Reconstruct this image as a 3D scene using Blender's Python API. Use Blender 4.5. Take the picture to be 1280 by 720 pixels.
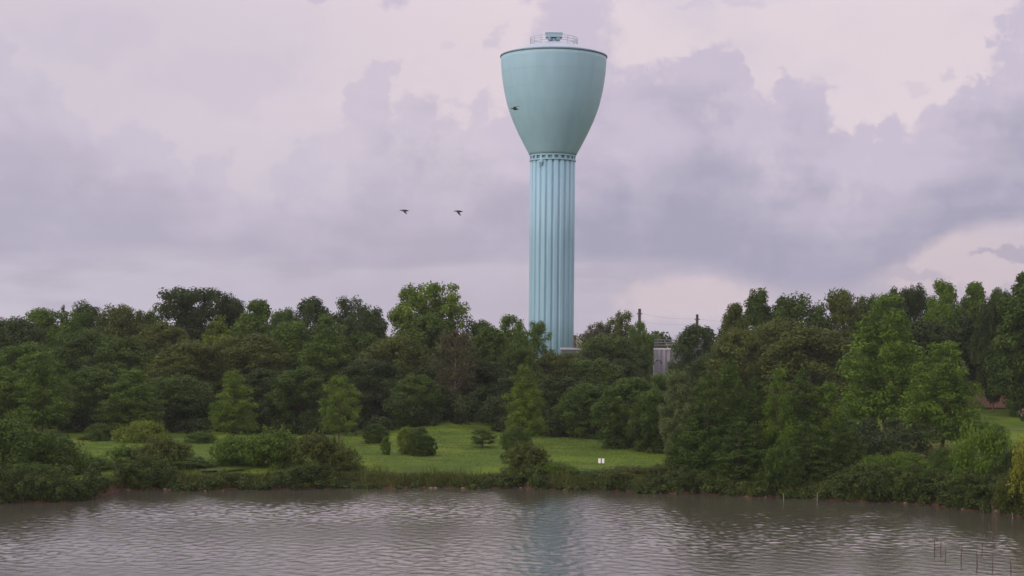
import bpy, math, random
import numpy as np
from mathutils import Vector

for _o in list(bpy.data.objects): bpy.data.objects.remove(_o)
C = bpy.context.scene.collection
SC = bpy.context.scene
R = math.radians

# ------------------------------------------------------------------ camera
CAM_H = 12.0; FPX = 2000.0; HORIZ = 420.0; HAZE = 0.00011; ROLL = R(0.55)
cam_d = bpy.data.cameras.new('camera'); cam = bpy.data.objects.new('camera', cam_d); C.objects.link(cam)
cam_d.sensor_width = 36.0; cam_d.lens = 36.0 * FPX / 1280.0
cam_d.shift_y = (HORIZ - 360.0) / 1280.0
cam_d.clip_start = 0.5; cam_d.clip_end = 6000
cam.location = (0, 0, CAM_H); cam.rotation_euler = (R(90), -ROLL, 0)
SC.camera = cam

# ------------------------------------------------------------------ sun and sky
SUN_DIR = Vector((-0.80, -0.52, 0.33)).normalized()        # from the scene towards the sun
sun_d = bpy.data.lights.new('sun', 'SUN'); sun_d.energy = 1.3; sun_d.angle = R(12); sun_d.color = (1.0, 0.86, 0.72)
sun = bpy.data.objects.new('sun', sun_d); C.objects.link(sun)
sun.rotation_euler = SUN_DIR.to_track_quat('Z', 'Y').to_euler()

def lin(r, g, b):
    f = lambda c: ((c/255+0.055)/1.055)**2.4 if c > 10 else c/255/12.92
    return (f(r), f(g), f(b), 1.0)

world = bpy.data.worlds.new('World'); SC.world = world; world.use_nodes = True
nt = world.node_tree; nt.nodes.clear()
def wn(t, **kw):
    n = nt.nodes.new(t)
    for k, v in kw.items(): setattr(n, k, v)
    return n
def M(op, a, b=None, c=None, clamp=False):
    n = wn('ShaderNodeMath', operation=op); n.use_clamp = clamp
    for i, v in enumerate((a, b, c)):
        if v is None: continue
        if isinstance(v, (int, float)): n.inputs[i].default_value = v
        else: nt.links.new(v, n.inputs[i])
    return n.outputs[0]
def smooth(x, a, b):
    n = wn('ShaderNodeMapRange', interpolation_type='SMOOTHSTEP')
    nt.links.new(x, n.inputs[0]); n.inputs[1].default_value = a; n.inputs[2].default_value = b
    return n.outputs[0]
def mixc(f, a, b):
    n = wn('ShaderNodeMix', data_type='RGBA')
    if isinstance(f, float): n.inputs[0].default_value = f
    else: nt.links.new(f, n.inputs[0])
    for s, v in ((n.inputs[6], a), (n.inputs[7], b)):
        if isinstance(v, tuple): s.default_value = v
        else: nt.links.new(v, s)
    return n.outputs[2]
tc = wn('ShaderNodeTexCoord'); sep = wn('ShaderNodeSeparateXYZ'); nt.links.new(tc.outputs['Generated'], sep.inputs[0])
X, Y, Z = sep.outputs
hor = M('SQRT', M('ADD', M('MULTIPLY', X, X), M('MULTIPLY', Y, Y)))
U = M('ARCTAN2', X, Y)                 # azimuth from the lake's far side, radians
V = M('DIVIDE', Z, M('MAXIMUM', hor, 0.02))   # tangent of elevation
def noise(scale, detail, rough, su=1.0, sv=1.0, off=0.0, dist=0.0):
    cb = wn('ShaderNodeCombineXYZ')
    nt.links.new(M('MULTIPLY', U, su), cb.inputs[0]); nt.links.new(M('MULTIPLY', V, sv), cb.inputs[1]); cb.inputs[2].default_value = off
    n = wn('ShaderNodeTexNoise'); n.inputs['Scale'].default_value = scale; n.inputs['Detail'].default_value = detail
    n.inputs['Roughness'].default_value = rough; n.inputs['Distortion'].default_value = dist
    nt.links.new(cb.outputs[0], n.inputs['Vector'])
    return M('SUBTRACT', n.outputs['Fac'], 0.5)
def curve(pts):                        # pts: (px, py) -> tangent of elevation as a function of azimuth
    u01 = M('ADD', M('DIVIDE', U, 0.8), 0.5, clamp=True)
    n = wn('ShaderNodeFloatCurve'); cu = n.mapping.curves[0]
    P = [((px-640)/2000/0.8+0.5, (HORIZ-py)/2000/0.3) for px, py in pts]
    cu.points[0].location = (0, P[0][1]); cu.points[1].location = (1, P[-1][1])
    for a, b in P: cu.points.new(a, b)
    n.mapping.update(); nt.links.new(u01, n.inputs['Value'])
    return M('MULTIPLY', n.outputs['Value'], 0.3)
def vnoise(scale, detail, off):
    cb = wn('ShaderNodeCombineXYZ'); nt.links.new(U, cb.inputs[0]); nt.links.new(M('MULTIPLY', V, 1.15), cb.inputs[1]); cb.inputs[2].default_value = off
    n = wn('ShaderNodeTexNoise'); n.inputs['Scale'].default_value = scale; n.inputs['Detail'].default_value = detail; n.inputs['Roughness'].default_value = .6
    nt.links.new(cb.outputs[0], n.inputs['Vector']); s3 = wn('ShaderNodeSeparateXYZ'); nt.links.new(n.outputs['Color'], s3.inputs[0]); return s3.outputs
_w1 = vnoise(16, 3, 5.0); _w2 = vnoise(62, 5, 9.0)
U0, V0 = U, V
U = M('ADD', U0, M('ADD', M('MULTIPLY', M('SUBTRACT', _w1[0], .5), .075), M('MULTIPLY', M('SUBTRACT', _w2[0], .5), .030)))
V = M('ADD', V0, M('ADD', M('MULTIPLY', M('SUBTRACT', _w1[1], .5), .045), M('MULTIPLY', M('SUBTRACT', _w2[1], .5), .022)))
UW, VW = U, V
top = curve([(-60,90),(0,75),(60,105),(130,180),(190,175),(240,215),(270,190),(320,215),(385,190),(425,160),(440,112),(475,100),(495,150),(530,140),(570,152),(600,132),(650,140),
             (700,120),(745,78),(800,72),(860,62),(925,85),(948,130),(975,102),(1010,112),(1045,148),(1085,172),(1105,150),(1130,168),(1165,158),(1195,125),(1225,70),(1260,45),(1340,60)])
V = M('ADD', V0, M('MULTIPLY', M('SUBTRACT', _w2[1], .5), .008))
base = curve([(-60,345),(0,340),(200,330),(500,335),(640,330),(720,335),(900,352),(980,370),(1050,366),(1110,348),(1150,322),(1200,296),(1300,276)])
U, V = U0, V0
n1 = noise(9, 9, 0.62, 1, 1.25, 3.1); n2 = noise(38, 9, 0.68, 1, 1.0, 7.7); n3 = noise(14, 7, 0.55, 0.45, 2.2, 1.3)
n4 = noise(5.0, 9, 0.62, 1, 1.6, 11.0); nbig = noise(2.2, 6, 0.6, 1, 2.0, 21.0)
def puffs(scale, off, feat='F1'):
    cb = wn('ShaderNodeCombineXYZ'); nt.links.new(UW, cb.inputs[0]); nt.links.new(M('MULTIPLY', VW, 1.25), cb.inputs[1]); n = wn('ShaderNodeTexVoronoi', feature=feat, voronoi_dimensions='2D'); n.inputs['Scale'].default_value = scale
    if feat == 'SMOOTH_F1': n.inputs['Smoothness'].default_value = .35
    nt.links.new(cb.outputs[0], n.inputs['Vector']); return M('SUBTRACT', 0.44, n.outputs['Distance'])
pf1 = puffs(19, .3, 'SMOOTH_F1'); pf2 = puffs(43, 2.3)
vtop = M('ADD', M('SUBTRACT', M('SUBTRACT', M('SUBTRACT', VW, 0.005), M('MULTIPLY', pf1, .026)), M('MULTIPLY', pf2, .010)), M('ADD', M('MULTIPLY', n1, 0.0), 0.0))
vtop = M('ADD', M('ADD', vtop, M('MULTIPLY', n1, 0.070)), M('MULTIPLY', n2, 0.050))
edge = M('SUBTRACT', top, vtop)
m_top = smooth(edge, -0.002, 0.011)
vb = M('ADD', V, M('MULTIPLY', n3, 0.030))
m_base = smooth(M('SUBTRACT', vb, base), -0.004, 0.012)
cl = M('MULTIPLY', m_top, m_base)
# left half of the bank is thin and soft, right half is dense
dens = M('ADD', 0.58, M('MULTIPLY', smooth(U, -0.06, 0.06), 0.30))
cl = M('MULTIPLY', cl, dens)
U, V = UW, VW
def blob(px, py, rx, ry, s0=-0.1, s1=0.5, amp=1.6):
    a = M('DIVIDE', M('SUBTRACT', U, (px-640)/2000), rx/2000); b = M('DIVIDE', M('SUBTRACT', V, (HORIZ-py)/2000), ry/2000)
    d = M('SUBTRACT', 1.0, M('SQRT', M('ADD', M('MULTIPLY', a, a), M('MULTIPLY', b, b))))
    return smooth(M('ADD', M('ADD', d, M('MULTIPLY', n1, amp)), M('MULTIPLY', n2, amp*0.9)), s0, s1)
blobs = [(712,30,66,100,0.80),(478,12,32,22,0.85),(604,40,17,18,0.5),(396,-2,22,12,0.75),(690,-6,70,16,0.9),(1240,312,40,9,0.6),(900,-6,60,9,0.5),
         (1255,108,60,50,0.85),(1180,100,14,14,0.5),(1022,110,16,8,0.5),(552,57,18,8,0.3),(1130,120,20,9,0.35),(1275,316,30,8,0.5),(1130,338,50,10,0.4),(1210,352,45,7,0.35),(300,100,120,40,0.3),(120,60,110,30,0.3),(860,160,60,40,0.0)]
bm = None
for px, py, rx, ry, k in blobs:
    m = M('MULTIPLY', blob(px, py, rx, ry), k)
    bm = m if bm is None else M('MAXIMUM', bm, m)
cover = M('MAXIMUM', cl, bm)
U, V = U0, V0
# colours of the air and cloud
Vc = M('MAXIMUM', V, 0.0)
veil_lo = lin(178,170,188); veil_hi = lin(228,213,220)
veil = mixc(smooth(M('ADD', Vc, M('MULTIPLY', n4, 0.05)), 0.0, 0.13), veil_lo, veil_hi)
veil = mixc(M('MULTIPLY', smooth(n4, -0.05, 0.22), 0.6), veil, lin(202,196,213))
veil = mixc(M('MULTIPLY', smooth(U, 0.02, -0.28), 0.55), veil, lin(199,193,211))
rel = M('DIVIDE', M('SUBTRACT', vb, base), M('MAXIMUM', M('SUBTRACT', top, base), 0.02))
relc = smooth(M('ADD', M('ADD', rel, M('MULTIPLY', n1, 1.0)), M('ADD', M('MULTIPLY', n3, 0.9), M('ADD', M('MULTIPLY', pf1, 0.55), M('MULTIPLY', pf2, 0.25)))), -0.05, 1.02)
clc = mixc(relc, lin(158,155,180), lin(200,190,210))
clc = mixc(M('MULTIPLY', M('MULTIPLY', smooth(M('ADD', n2, n4), 0.0, 0.25), smooth(rel, 0.25, 0.8)), 0.5), clc, lin(220,207,217))
# pale cumulus band low over the trees
band = M('MULTIPLY', M('MULTIPLY', smooth(n3, 0.0, 0.16), smooth(V, 0.055, 0.035)), 0.6)
skyc = mixc(band, veil, lin(168,160,180))
lowp = M('MULTIPLY', blob(860,372,110,34), 0.75)
lowp2 = M('MULTIPLY', blob(1190,330,120,55), 0.6)
skyc = mixc(M('MAXIMUM', lowp, lowp2), skyc, lin(218,199,204))
skyc = mixc(cover, skyc, clc)
# the overcast is brighter round the hidden sun, greyer overhead
vd = wn('ShaderNodeVectorMath', operation='DOT_PRODUCT'); nt.links.new(tc.outputs['Generated'], vd.inputs[0]); vd.inputs[1].default_value = SUN_DIR
glow = M('POWER', M('MAXIMUM', vd.outputs['Value'], 0.0), 2.0)
skyc = mixc(smooth(V, 0.5, 2.0), skyc, lin(200,190,203))
em_s = M('MULTIPLY', M('ADD', 1.0, M('MULTIPLY', glow, 0.9)), M('ADD', 1.0, M('MULTIPLY', smooth(V, 0.18, 0.46), 0.95)))
sky = wn('ShaderNodeTexSky', sky_type='NISHITA'); sky.sun_disc = False
sky.sun_elevation = math.asin(SUN_DIR.z); sky.sun_rotation = math.atan2(SUN_DIR.x, SUN_DIR.y)
bg1 = wn('ShaderNodeBackground'); bg1.inputs[1].default_value = 0.07; nt.links.new(sky.outputs[0], bg1.inputs[0])
bg2 = wn('ShaderNodeBackground'); nt.links.new(skyc, bg2.inputs[0]); nt.links.new(em_s, bg2.inputs[1])
mx = wn('ShaderNodeMixShader'); mx.inputs[0].default_value = 0.96
nt.links.new(bg1.outputs[0], mx.inputs[1]); nt.links.new(bg2.outputs[0], mx.inputs[2])
wo = wn('ShaderNodeOutputWorld'); nt.links.new(mx.outputs[0], wo.inputs[0])

SC.view_settings.view_transform = 'Standard'; SC.view_settings.look = 'None'
SC.view_settings.gamma = 1.0; SC.view_settings.exposure = 0.0; SC.view_settings.use_curve_mapping = False
SC.cycles.max_bounces = 6; SC.cycles.diffuse_bounces = 2; SC.cycles.glossy_bounces = 3; SC.cycles.transmission_bounces = 3

# ------------------------------------------------------------------ helpers
def tag(o, label=None, cat=None, group=None, kind=None):
    if label: o['label'] = label
    if cat: o['category'] = cat
    if group: o['group'] = group
    if kind: o['kind'] = kind
    return o
def empty(name, loc=(0,0,0), rz=0.0):
    o = bpy.data.objects.new(name, None); C.objects.link(o); o.location = loc; o.rotation_euler = (0,0,rz); o.empty_display_size = 0.3
    return o
def unroll(px, py):
    c, s = math.cos(ROLL), math.sin(ROLL); dx, dy = px-640, py-HORIZ
    return 640 + dx*c + dy*s, HORIZ - dx*s + dy*c
def at(px, py, Yd):
    px, py = unroll(px, py)
    return Vector(((px-640)/FPX*Yd, Yd, CAM_H + (HORIZ-py)/FPX*Yd))
def mesh_np(name, verts, faces, mat=None, parent=None, tint=None, smooth=False, link=True):
    """verts (n,3); faces: (m,k) array or list of lists"""
    me = bpy.data.meshes.new(name); verts = np.asarray(verts, dtype=np.float32)
    if isinstance(faces, np.ndarray):
        m, k = faces.shape
        me.vertices.add(len(verts)); me.vertices.foreach_set('co', verts.ravel())
        me.loops.add(m*k); me.loops.foreach_set('vertex_index', faces.astype(np.int32).ravel())
        me.polygons.add(m); me.polygons.foreach_set('loop_start', np.arange(0, m*k, k, dtype=np.int32))
        me.polygons.foreach_set('loop_total', np.full(m, k, dtype=np.int32))
        me.update(calc_edges=True)
    else:
        me.from_pydata(verts.tolist(), [], faces); me.update()
    if tint is not None:
        a = me.attributes.new('tint', 'FLOAT', 'FACE'); a.data.foreach_set('value', np.asarray(tint, dtype=np.float32))
    me.polygons.foreach_set('use_smooth', np.full(len(me.polygons), smooth, dtype=bool))
    if mat: me.materials.append(mat)
    me.validate()
    o = bpy.data.objects.new(name, me)
    if link: C.objects.link(o)
    if parent: o.parent = parent
    return o
class MB:
    """collects solids into one mesh"""
    def __init__(s): s.v = []; s.f = []
    def box(s, c, d, rz=0.0):
        b = len(s.v); cz, sz = math.cos(rz), math.sin(rz)
        for dz in (-.5,.5):
            for dx, dy in ((-.5,-.5),(.5,-.5),(.5,.5),(-.5,.5)):
                x, y = dx*d[0], dy*d[1]; s.v.append((c[0]+x*cz-y*sz, c[1]+x*sz+y*cz, c[2]+dz*d[2]))
        s.f += [[b+3,b+2,b+1,b],[b+4,b+5,b+6,b+7],[b,b+1,b+5,b+4],[b+1,b+2,b+6,b+5],[b+2,b+3,b+7,b+6],[b+3,b,b+4,b+7]]
    def tube(s, pts, rad, n=6, closed=False):
        pts = [Vector(p) for p in pts]; rad = rad if hasattr(rad, '__len__') else [rad]*len(pts)
        rings = []; N = len(pts)
        for i, p in enumerate(pts):
            if closed: d = pts[(i+1) % N]-pts[i-1]
            else: d = pts[min(i+1, N-1)]-pts[max(i-1, 0)]
            d.normalize(); a = d.cross(Vector((0,0,1)) if abs(d.z) < .95 else Vector((1,0,0))).normalized(); b = d.cross(a)
            rings.append(len(s.v))
            for k in range(n):
                t = 2*math.pi*k/n; s.v.append(tuple(p+(a*math.cos(t)+b*math.sin(t))*rad[i]))
        for i in range(N if closed else N-1):
            r0, r1 = rings[i], rings[(i+1) % N]
            for k in range(n): s.f.append([r0+k, r0+(k+1) % n, r1+(k+1) % n, r1+k])
        if not closed: s.f += [[rings[0]+k for k in range(n)][::-1], [rings[-1]+k for k in range(n)]]
    def lathe(s, prof, n=48, c=(0,0,0), cap=True, wob=None):
        base = len(s.v)
        for r, z in prof:
            for k in range(n):
                t = 2*math.pi*k/n; rr = r*(1+(wob(t) if wob else 0)); s.v.append((c[0]+rr*math.cos(t), c[1]+rr*math.sin(t), c[2]+z))
        for i in range(len(prof)-1):
            for k in range(n):
                a = base+i*n+k; b = base+i*n+(k+1) % n; s.f.append([a, b, b+n, a+n])
        if cap: s.f += [[base+k for k in range(n)][::-1], [base+(len(prof)-1)*n+k for k in range(n)]]
    def ball(s, c, r, n=10):
        r = r if hasattr(r, '__len__') else (r, r, r); m = max(4, n//2); base = len(s.v)
        for i in range(1, m):
            ph = math.pi*i/m
            for k in range(n):
                t = 2*math.pi*k/n; s.v.append((c[0]+r[0]*math.sin(ph)*math.cos(t), c[1]+r[1]*math.sin(ph)*math.sin(t), c[2]+r[2]*math.cos(ph)))
        a = len(s.v); s.v += [(c[0],c[1],c[2]+r[2]), (c[0],c[1],c[2]-r[2])]
        for i in range(m-2):
            for k in range(n): s.f.append([base+i*n+k, base+(i+1)*n+k, base+(i+1)*n+(k+1) % n, base+i*n+(k+1) % n])
        for k in range(n):
            s.f.append([a, base+k, base+(k+1) % n]); s.f.append([a+1, base+(m-2)*n+(k+1) % n, base+(m-2)*n+k])
    def build(s, name, mat, parent=None, smooth=False):
        return mesh_np(name, s.v, s.f, mat, parent, smooth=smooth)

def mat_new(name):
    m = bpy.data.materials.new(name); m.use_nodes = True; m.node_tree.nodes.clear(); return m, m.node_tree
def plain(name, col, rough=0.6, metal=0.0, var=0.12, scale=1.5, spec=0.3, streak=False, bump=0.0):
    m, t = mat_new(name); N = t.nodes; L = t.links
    p = N.new('ShaderNodeBsdfPrincipled'); o = N.new('ShaderNodeOutputMaterial'); L.new(p.outputs[0], o.inputs[0])
    tcn = N.new('ShaderNodeTexCoord'); mp = N.new('ShaderNodeMapping'); L.new(tcn.outputs['Object'], mp.inputs[0])
    if streak: mp.inputs['Scale'].default_value = (1, 1, 0.12)
    nz = N.new('ShaderNodeTexNoise'); nz.inputs['Scale'].default_value = scale; nz.inputs['Detail'].default_value = 6; L.new(mp.outputs[0], nz.inputs['Vector'])
    r = N.new('ShaderNodeMapRange'); L.new(nz.outputs['Fac'], r.inputs[0]); r.inputs[1].default_value = 0.3; r.inputs[2].default_value = 0.7
    r.inputs[3].default_value = 1-var; r.inputs[4].default_value = 1+var
    mm = N.new('ShaderNodeVectorMath'); mm.operation = 'SCALE'; mm.inputs[0].default_value = col[:3]; L.new(r.outputs[0], mm.inputs['Scale'])
    L.new(mm.outputs[0], p.inputs['Base Color'])
    p.inputs['Roughness'].default_value = rough; p.inputs['Metallic'].default_value = metal; p.inputs['Specular IOR Level'].default_value = spec
    if bump:
        b = N.new('ShaderNodeBump'); b.inputs['Distance'].default_value = bump; L.new(nz.outputs['Fac'], b.inputs['Height']); L.new(b.outputs[0], p.inputs['Normal'])
    return m

# ------------------------------------------------------------------ terrain
SHORE = np.array([(-1500,700),(-400,660),(-120,636),(0,629),(70,628),(115,623),(150,613),(250,613),(450,610),(620,610),(700,612),(850,617),(1000,623),(1100,628),(1180,633),(1240,641),(1290,648),(1340,654),(1420,666),(2600,690)], float)
_sx = []; _sy = []
for a, b in SHORE:
    ua, ub = unroll(a, b) if -200 < a < 1400 else (a, b)
    Yd = CAM_H*FPX/(ub-HORIZ); _sx.append((ua-640)/FPX*Yd); _sy.append(Yd)
_sx = np.array(_sx); _sy = np.array(_sy); _o = np.argsort(_sx); _sx = _sx[_o]; _sy = _sy[_o]
def shore(x):
    x = np.asarray(x, float)
    return np.interp(x, _sx, _sy) + 0.45*np.sin(x*0.9+1)+0.3*np.sin(x*2.3)+0.22*np.sin(x*4.7+2)
def sstep(a, b, x):
    t = np.clip((x-a)/(b-a), 0, 1); return t*t*(3-2*t)
def ground(x, y):
    x = np.asarray(x, float); y = np.asarray(y, float); d = y - shore(x)
    z = -2.2 + 2.1*sstep(-14, 0, d) + 0.1*sstep(-0.4, 0, d) + 0.75*sstep(-0.1, 1.5, d) + 0.35*sstep(1.5, 7, d)
    z = z + 1.2*sstep(170, 215, y) + 1.3*sstep(22, 50, x)*sstep(136, 178, y)
    z = z + 0.9*np.exp(-((x+7)/6.0)**2)*sstep(158, 176, y)*(y < 4000)
    z = z + sstep(3, 9, d)*(0.12*np.sin(x*0.23+0.5)*np.sin(y*0.31) + 0.06*np.sin(x*0.7)*np.sin(y*0.5+1))
    far = sstep(-60, -110, y); return z + far*3.5
xs = np.unique(np.concatenate([np.linspace(-2500,-120,24), np.linspace(-120,-60,50), np.arange(-60,60,0.5), np.linspace(60,120,50), np.linspace(120,2500,24)]))
ys = np.unique(np.concatenate([np.linspace(-1500,-120,10), np.linspace(-120,70,40), np.arange(70,96,1.0), np.arange(96,136,0.4), np.arange(136,220,1.0), np.linspace(220,420,30), np.linspace(420,4500,18)]))
def grid(name, xs, ys, zf, mat, smooth=True):
    GX, GY = np.meshgrid(xs, ys); GZ = zf(GX, GY); nx = len(xs); ny = len(ys)
    v = np.stack([GX.ravel(), GY.ravel(), GZ.ravel()], 1)
    i = np.arange(ny-1)[:,None]*nx + np.arange(nx-1)[None,:]; i = i.ravel()
    f = np.stack([i, i+1, i+1+nx, i+nx], 1)
    return mesh_np(name, v, f, mat, smooth=smooth)

m_ground, t = mat_new('lawn_and_soil'); N = t.nodes; L = t.links
p = N.new('ShaderNodeBsdfPrincipled'); o = N.new('ShaderNodeOutputMaterial'); L.new(p.outputs[0], o.inputs[0])
p.inputs['Roughness'].default_value = 0.95; p.inputs['Specular IOR Level'].default_value = 0.1
g = N.new('ShaderNodeNewGeometry'); sp = N.new('ShaderNodeSeparateXYZ'); L.new(g.outputs['Position'], sp.inputs[0])
def nz_(scale, det, sc=(1,1,1)):
    mp = N.new('ShaderNodeMapping'); mp.inputs['Scale'].default_value = sc; L.new(g.outputs['Position'], mp.inputs[0])
    n = N.new('ShaderNodeTexNoise'); n.inputs['Scale'].default_value = scale; n.inputs['Detail'].default_value = det; n.inputs['Roughness'].default_value = .65; L.new(mp.outputs[0], n.inputs['Vector']); return n.outputs['Fac']
def mr(x, a, b, c=0., d=1.):
    n = N.new('ShaderNodeMapRange'); n.interpolation_type = 'SMOOTHSTEP'; L.new(x, n.inputs[0])
    for i, v in enumerate((a, b, c, d)): n.inputs[i+1].default_value = v
    return n.outputs[0]
def mc(f, a, b):
    n = N.new('ShaderNodeMix'); n.data_type = 'RGBA'; L.new(f, n.inputs[0])
    for s, v in ((n.inputs[6], a), (n.inputs[7], b)):
        if isinstance(v, tuple): s.default_value = v
        else: L.new(v, s)
    return n.outputs[2]
def mth(op, a, b):
    n = N.new('ShaderNodeMath'); n.operation = op
    for i, v in enumerate((a, b)):
        if isinstance(v, (int, float)): n.inputs[i].default_value = v
        else: L.new(v, n.inputs[i])
    return n.outputs[0]
gr = mc(mr(nz_(0.12, 6, (1,.5,1)), .35, .65), (0.056,0.098,0.009,1), (0.098,0.145,0.011,1))
gr = mc(mr(nz_(0.35, 7, (.5,1,1)), .45, .62, 0, .75), gr, (0.034,0.060,0.009,1))
gr = mc(mr(nz_(0.35, 3, (1,.35,1)), .55, .7, 0, .45), gr, (0.13,0.135,0.035,1))
# a worn, dry patch on the right-hand slope
dx = mth('DIVIDE', mth('SUBTRACT', sp.outputs[0], 38.5), 5.5); dy = mth('DIVIDE', mth('SUBTRACT', sp.outputs[1], 151.0), 10.0)
dd = mth('ADD', mth('MULTIPLY', dx, dx), mth('MULTIPLY', dy, dy))
dd = mth('ADD', dd, mth('MULTIPLY', nz_(0.5, 4), 1.0))
gr = mc(mr(dd, 1.6, 0.9, 0, .8), gr, (0.15,0.115,0.035,1))
soil = mc(mr(nz_(1.4, 5), .35, .65), (0.048,0.032,0.022,1), (0.10,0.047,0.030,1))
sm = mr(mth('ADD', sp.outputs[2], mth('MULTIPLY', mth('SUBTRACT', nz_(0.5, 4), .5), 1.2)), 0.55, 0.85, 1, 0)
L.new(mc(sm, gr, soil), p.inputs['Base Color'])
b = N.new('ShaderNodeBump'); b.inputs['Distance'].default_value = 0.12; L.new(nz_(5, 4), b.inputs['Height']); L.new(b.outputs[0], p.inputs['Normal'])
tag(grid('ground', xs, ys, ground, m_ground), kind='structure')

# ------------------------------------------------------------------ water
m_water, t = mat_new('lake_water'); N = t.nodes; L = t.links
p = N.new('ShaderNodeBsdfPrincipled'); o = N.new('ShaderNodeOutputMaterial'); L.new(p.outputs[0], o.inputs[0])
p.inputs['Base Color'].default_value = (0.054,0.051,0.036,1); p.inputs['Roughness'].default_value = 0.05; p.inputs['IOR'].default_value = 1.5
g = N.new('ShaderNodeNewGeometry')
b = N.new('ShaderNodeBump'); b.inputs['Distance'].default_value = 0.012; b.inputs['Strength'].default_value = 1.0
L.new(nz_(4.5, 4, (1, 1.2, 1)), b.inputs['Height']); L.new(b.outputs[0], p.inputs['Normal'])
rng = np.random.default_rng(4)
W = []
for k in range(90):
    lam = 0.38*(4.5)**(rng.random()**1.8); th = R(-122) + rng.normal()*0.95
    W.append((2*math.pi/lam*math.cos(th), 2*math.pi/lam*math.sin(th), lam*0.0022*(1.0 if lam < 1.3 else 0.5), rng.random()*6.28))
def waves(x, y):
    z = np.zeros_like(x)
    for kx, ky, a, ph in W: z += a*np.sin(kx*x+ky*y+ph)
    gust = 0.72+0.36*np.sin(x*0.13+y*0.05+1)*np.sin(y*0.21-x*0.06)+0.2*np.sin(x*.05-y*.33)
    d = shore(x)-y
    calm = 0.40+0.60*sstep(0.5, 10, d)
    fade = sstep(-75,-55,x)*sstep(75,55,x)*sstep(55,70,y)*sstep(140,131,y)
    return z*gust*calm*fade
xw = np.unique(np.concatenate([np.linspace(-1500,-80,20), np.linspace(-80,-50,16), np.arange(-47,47,0.11), np.linspace(50,80,16), np.linspace(80,1500,20)]))
yw = np.unique(np.concatenate([np.linspace(-160,60,20), np.linspace(60,76,16), np.arange(77,131,0.11), np.linspace(131,150,6)]))
tag(grid('lake_water', xw, yw, waves, m_water), kind='structure')

# ------------------------------------------------------------------ foliage
m_leaf, t = mat_new('foliage'); N = t.nodes; L = t.links
oi = N.new('ShaderNodeObjectInfo'); a = N.new('ShaderNodeAttribute'); a.attribute_name = 'tint'
sc = N.new('ShaderNodeVectorMath'); sc.operation = 'SCALE'; L.new(oi.outputs['Color'], sc.inputs[0]); L.new(a.outputs['Fac'], sc.inputs['Scale'])
hs = N.new('ShaderNodeHueSaturation'); L.new(sc.outputs[0], hs.inputs['Color'])
r = N.new('ShaderNodeMapRange'); L.new(a.outputs['Fac'], r.inputs[0]); r.inputs[1].default_value = .5; r.inputs[2].default_value = 1.6; r.inputs[3].default_value = .515; r.inputs[4].default_value = .485; L.new(r.outputs[0], hs.inputs['Hue'])
d = N.new('ShaderNodeBsdfPrincipled'); d.inputs['Roughness'].default_value = .65; d.inputs['Specular IOR Level'].default_value = .18
tr = N.new('ShaderNodeBsdfTranslucent'); ms = N.new('ShaderNodeMixShader'); ms.inputs[0].default_value = .32
L.new(hs.outputs[0], d.inputs['Base Color']); L.new(hs.outputs[0], tr.inputs['Color'])
o = N.new('ShaderNodeOutputMaterial'); L.new(d.outputs[0], ms.inputs[1]); L.new(tr.outputs[0], ms.inputs[2]); L.new(ms.outputs[0], o.inputs[0])
m_bark = plain('bark', (0.085,0.065,0.048), .9, var=.35, scale=6, spec=.1, streak=True)
m_bark_pale = plain('pale_bark', (0.26,0.21,0.18), .9, var=.25, scale=6, spec=.1, streak=True)

def unit(v): return v/np.maximum(np.linalg.norm(v, axis=1, keepdims=True), 1e-6)
def leaves(centers, radii, counts, size, rng, flat=0.75, up=0.35, rand=0.6, fill=0.5, tints=None, upright=0.0):
    """quads spread over the outer part of each clump; faces lean outwards and upwards"""
    P = []; NN = []; T = []; S = []
    for i, (c, r, n) in enumerate(zip(centers, radii, counts)):
        n = int(n); dd = unit(rng.normal(size=(n,3)))
        rr = fill + (1-fill)*rng.random(n)**0.6
        rr = rr*(1+0.16*np.sin(dd[:,0]*7+i)*np.sin(dd[:,2]*6+dd[:,1]*5+i*2))
        q = dd*rr[:,None]*np.array([1,1,flat])*r
        P.append(c+q); NN.append(unit(dd*np.array([1,1,1/flat])*0.9+np.array([0,0,up])+rng.normal(size=(n,3))*rand))
        tt = 1.0 if tints is None else tints[i]
        T.append(tt*(0.72+0.56*rng.random(n))); S.append(size*(0.6+0.8*rng.random(n)))
    P = np.concatenate(P); NN = np.concatenate(NN); T = np.concatenate(T); S = np.concatenate(S)
    ref = rng.normal(size=P.shape)
    if upright: ref = unit(ref)*(1-upright)+np.array([0,0,1])*upright*1.5
    a = unit(ref-NN*np.sum(ref*NN, 1, keepdims=True)); b = np.cross(NN, a)
    S = S[:,None]; w = 0.36 if upright else 0.62
    v = np.stack([P-a*S*.5, P+b*S*w*.5-a*S*.05, P+a*S*.55, P-b*S*w*.5-a*S*.05], 1).reshape(-1,3)
    f = np.arange(len(v)).reshape(-1,4)
    return v, f, T

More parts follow.
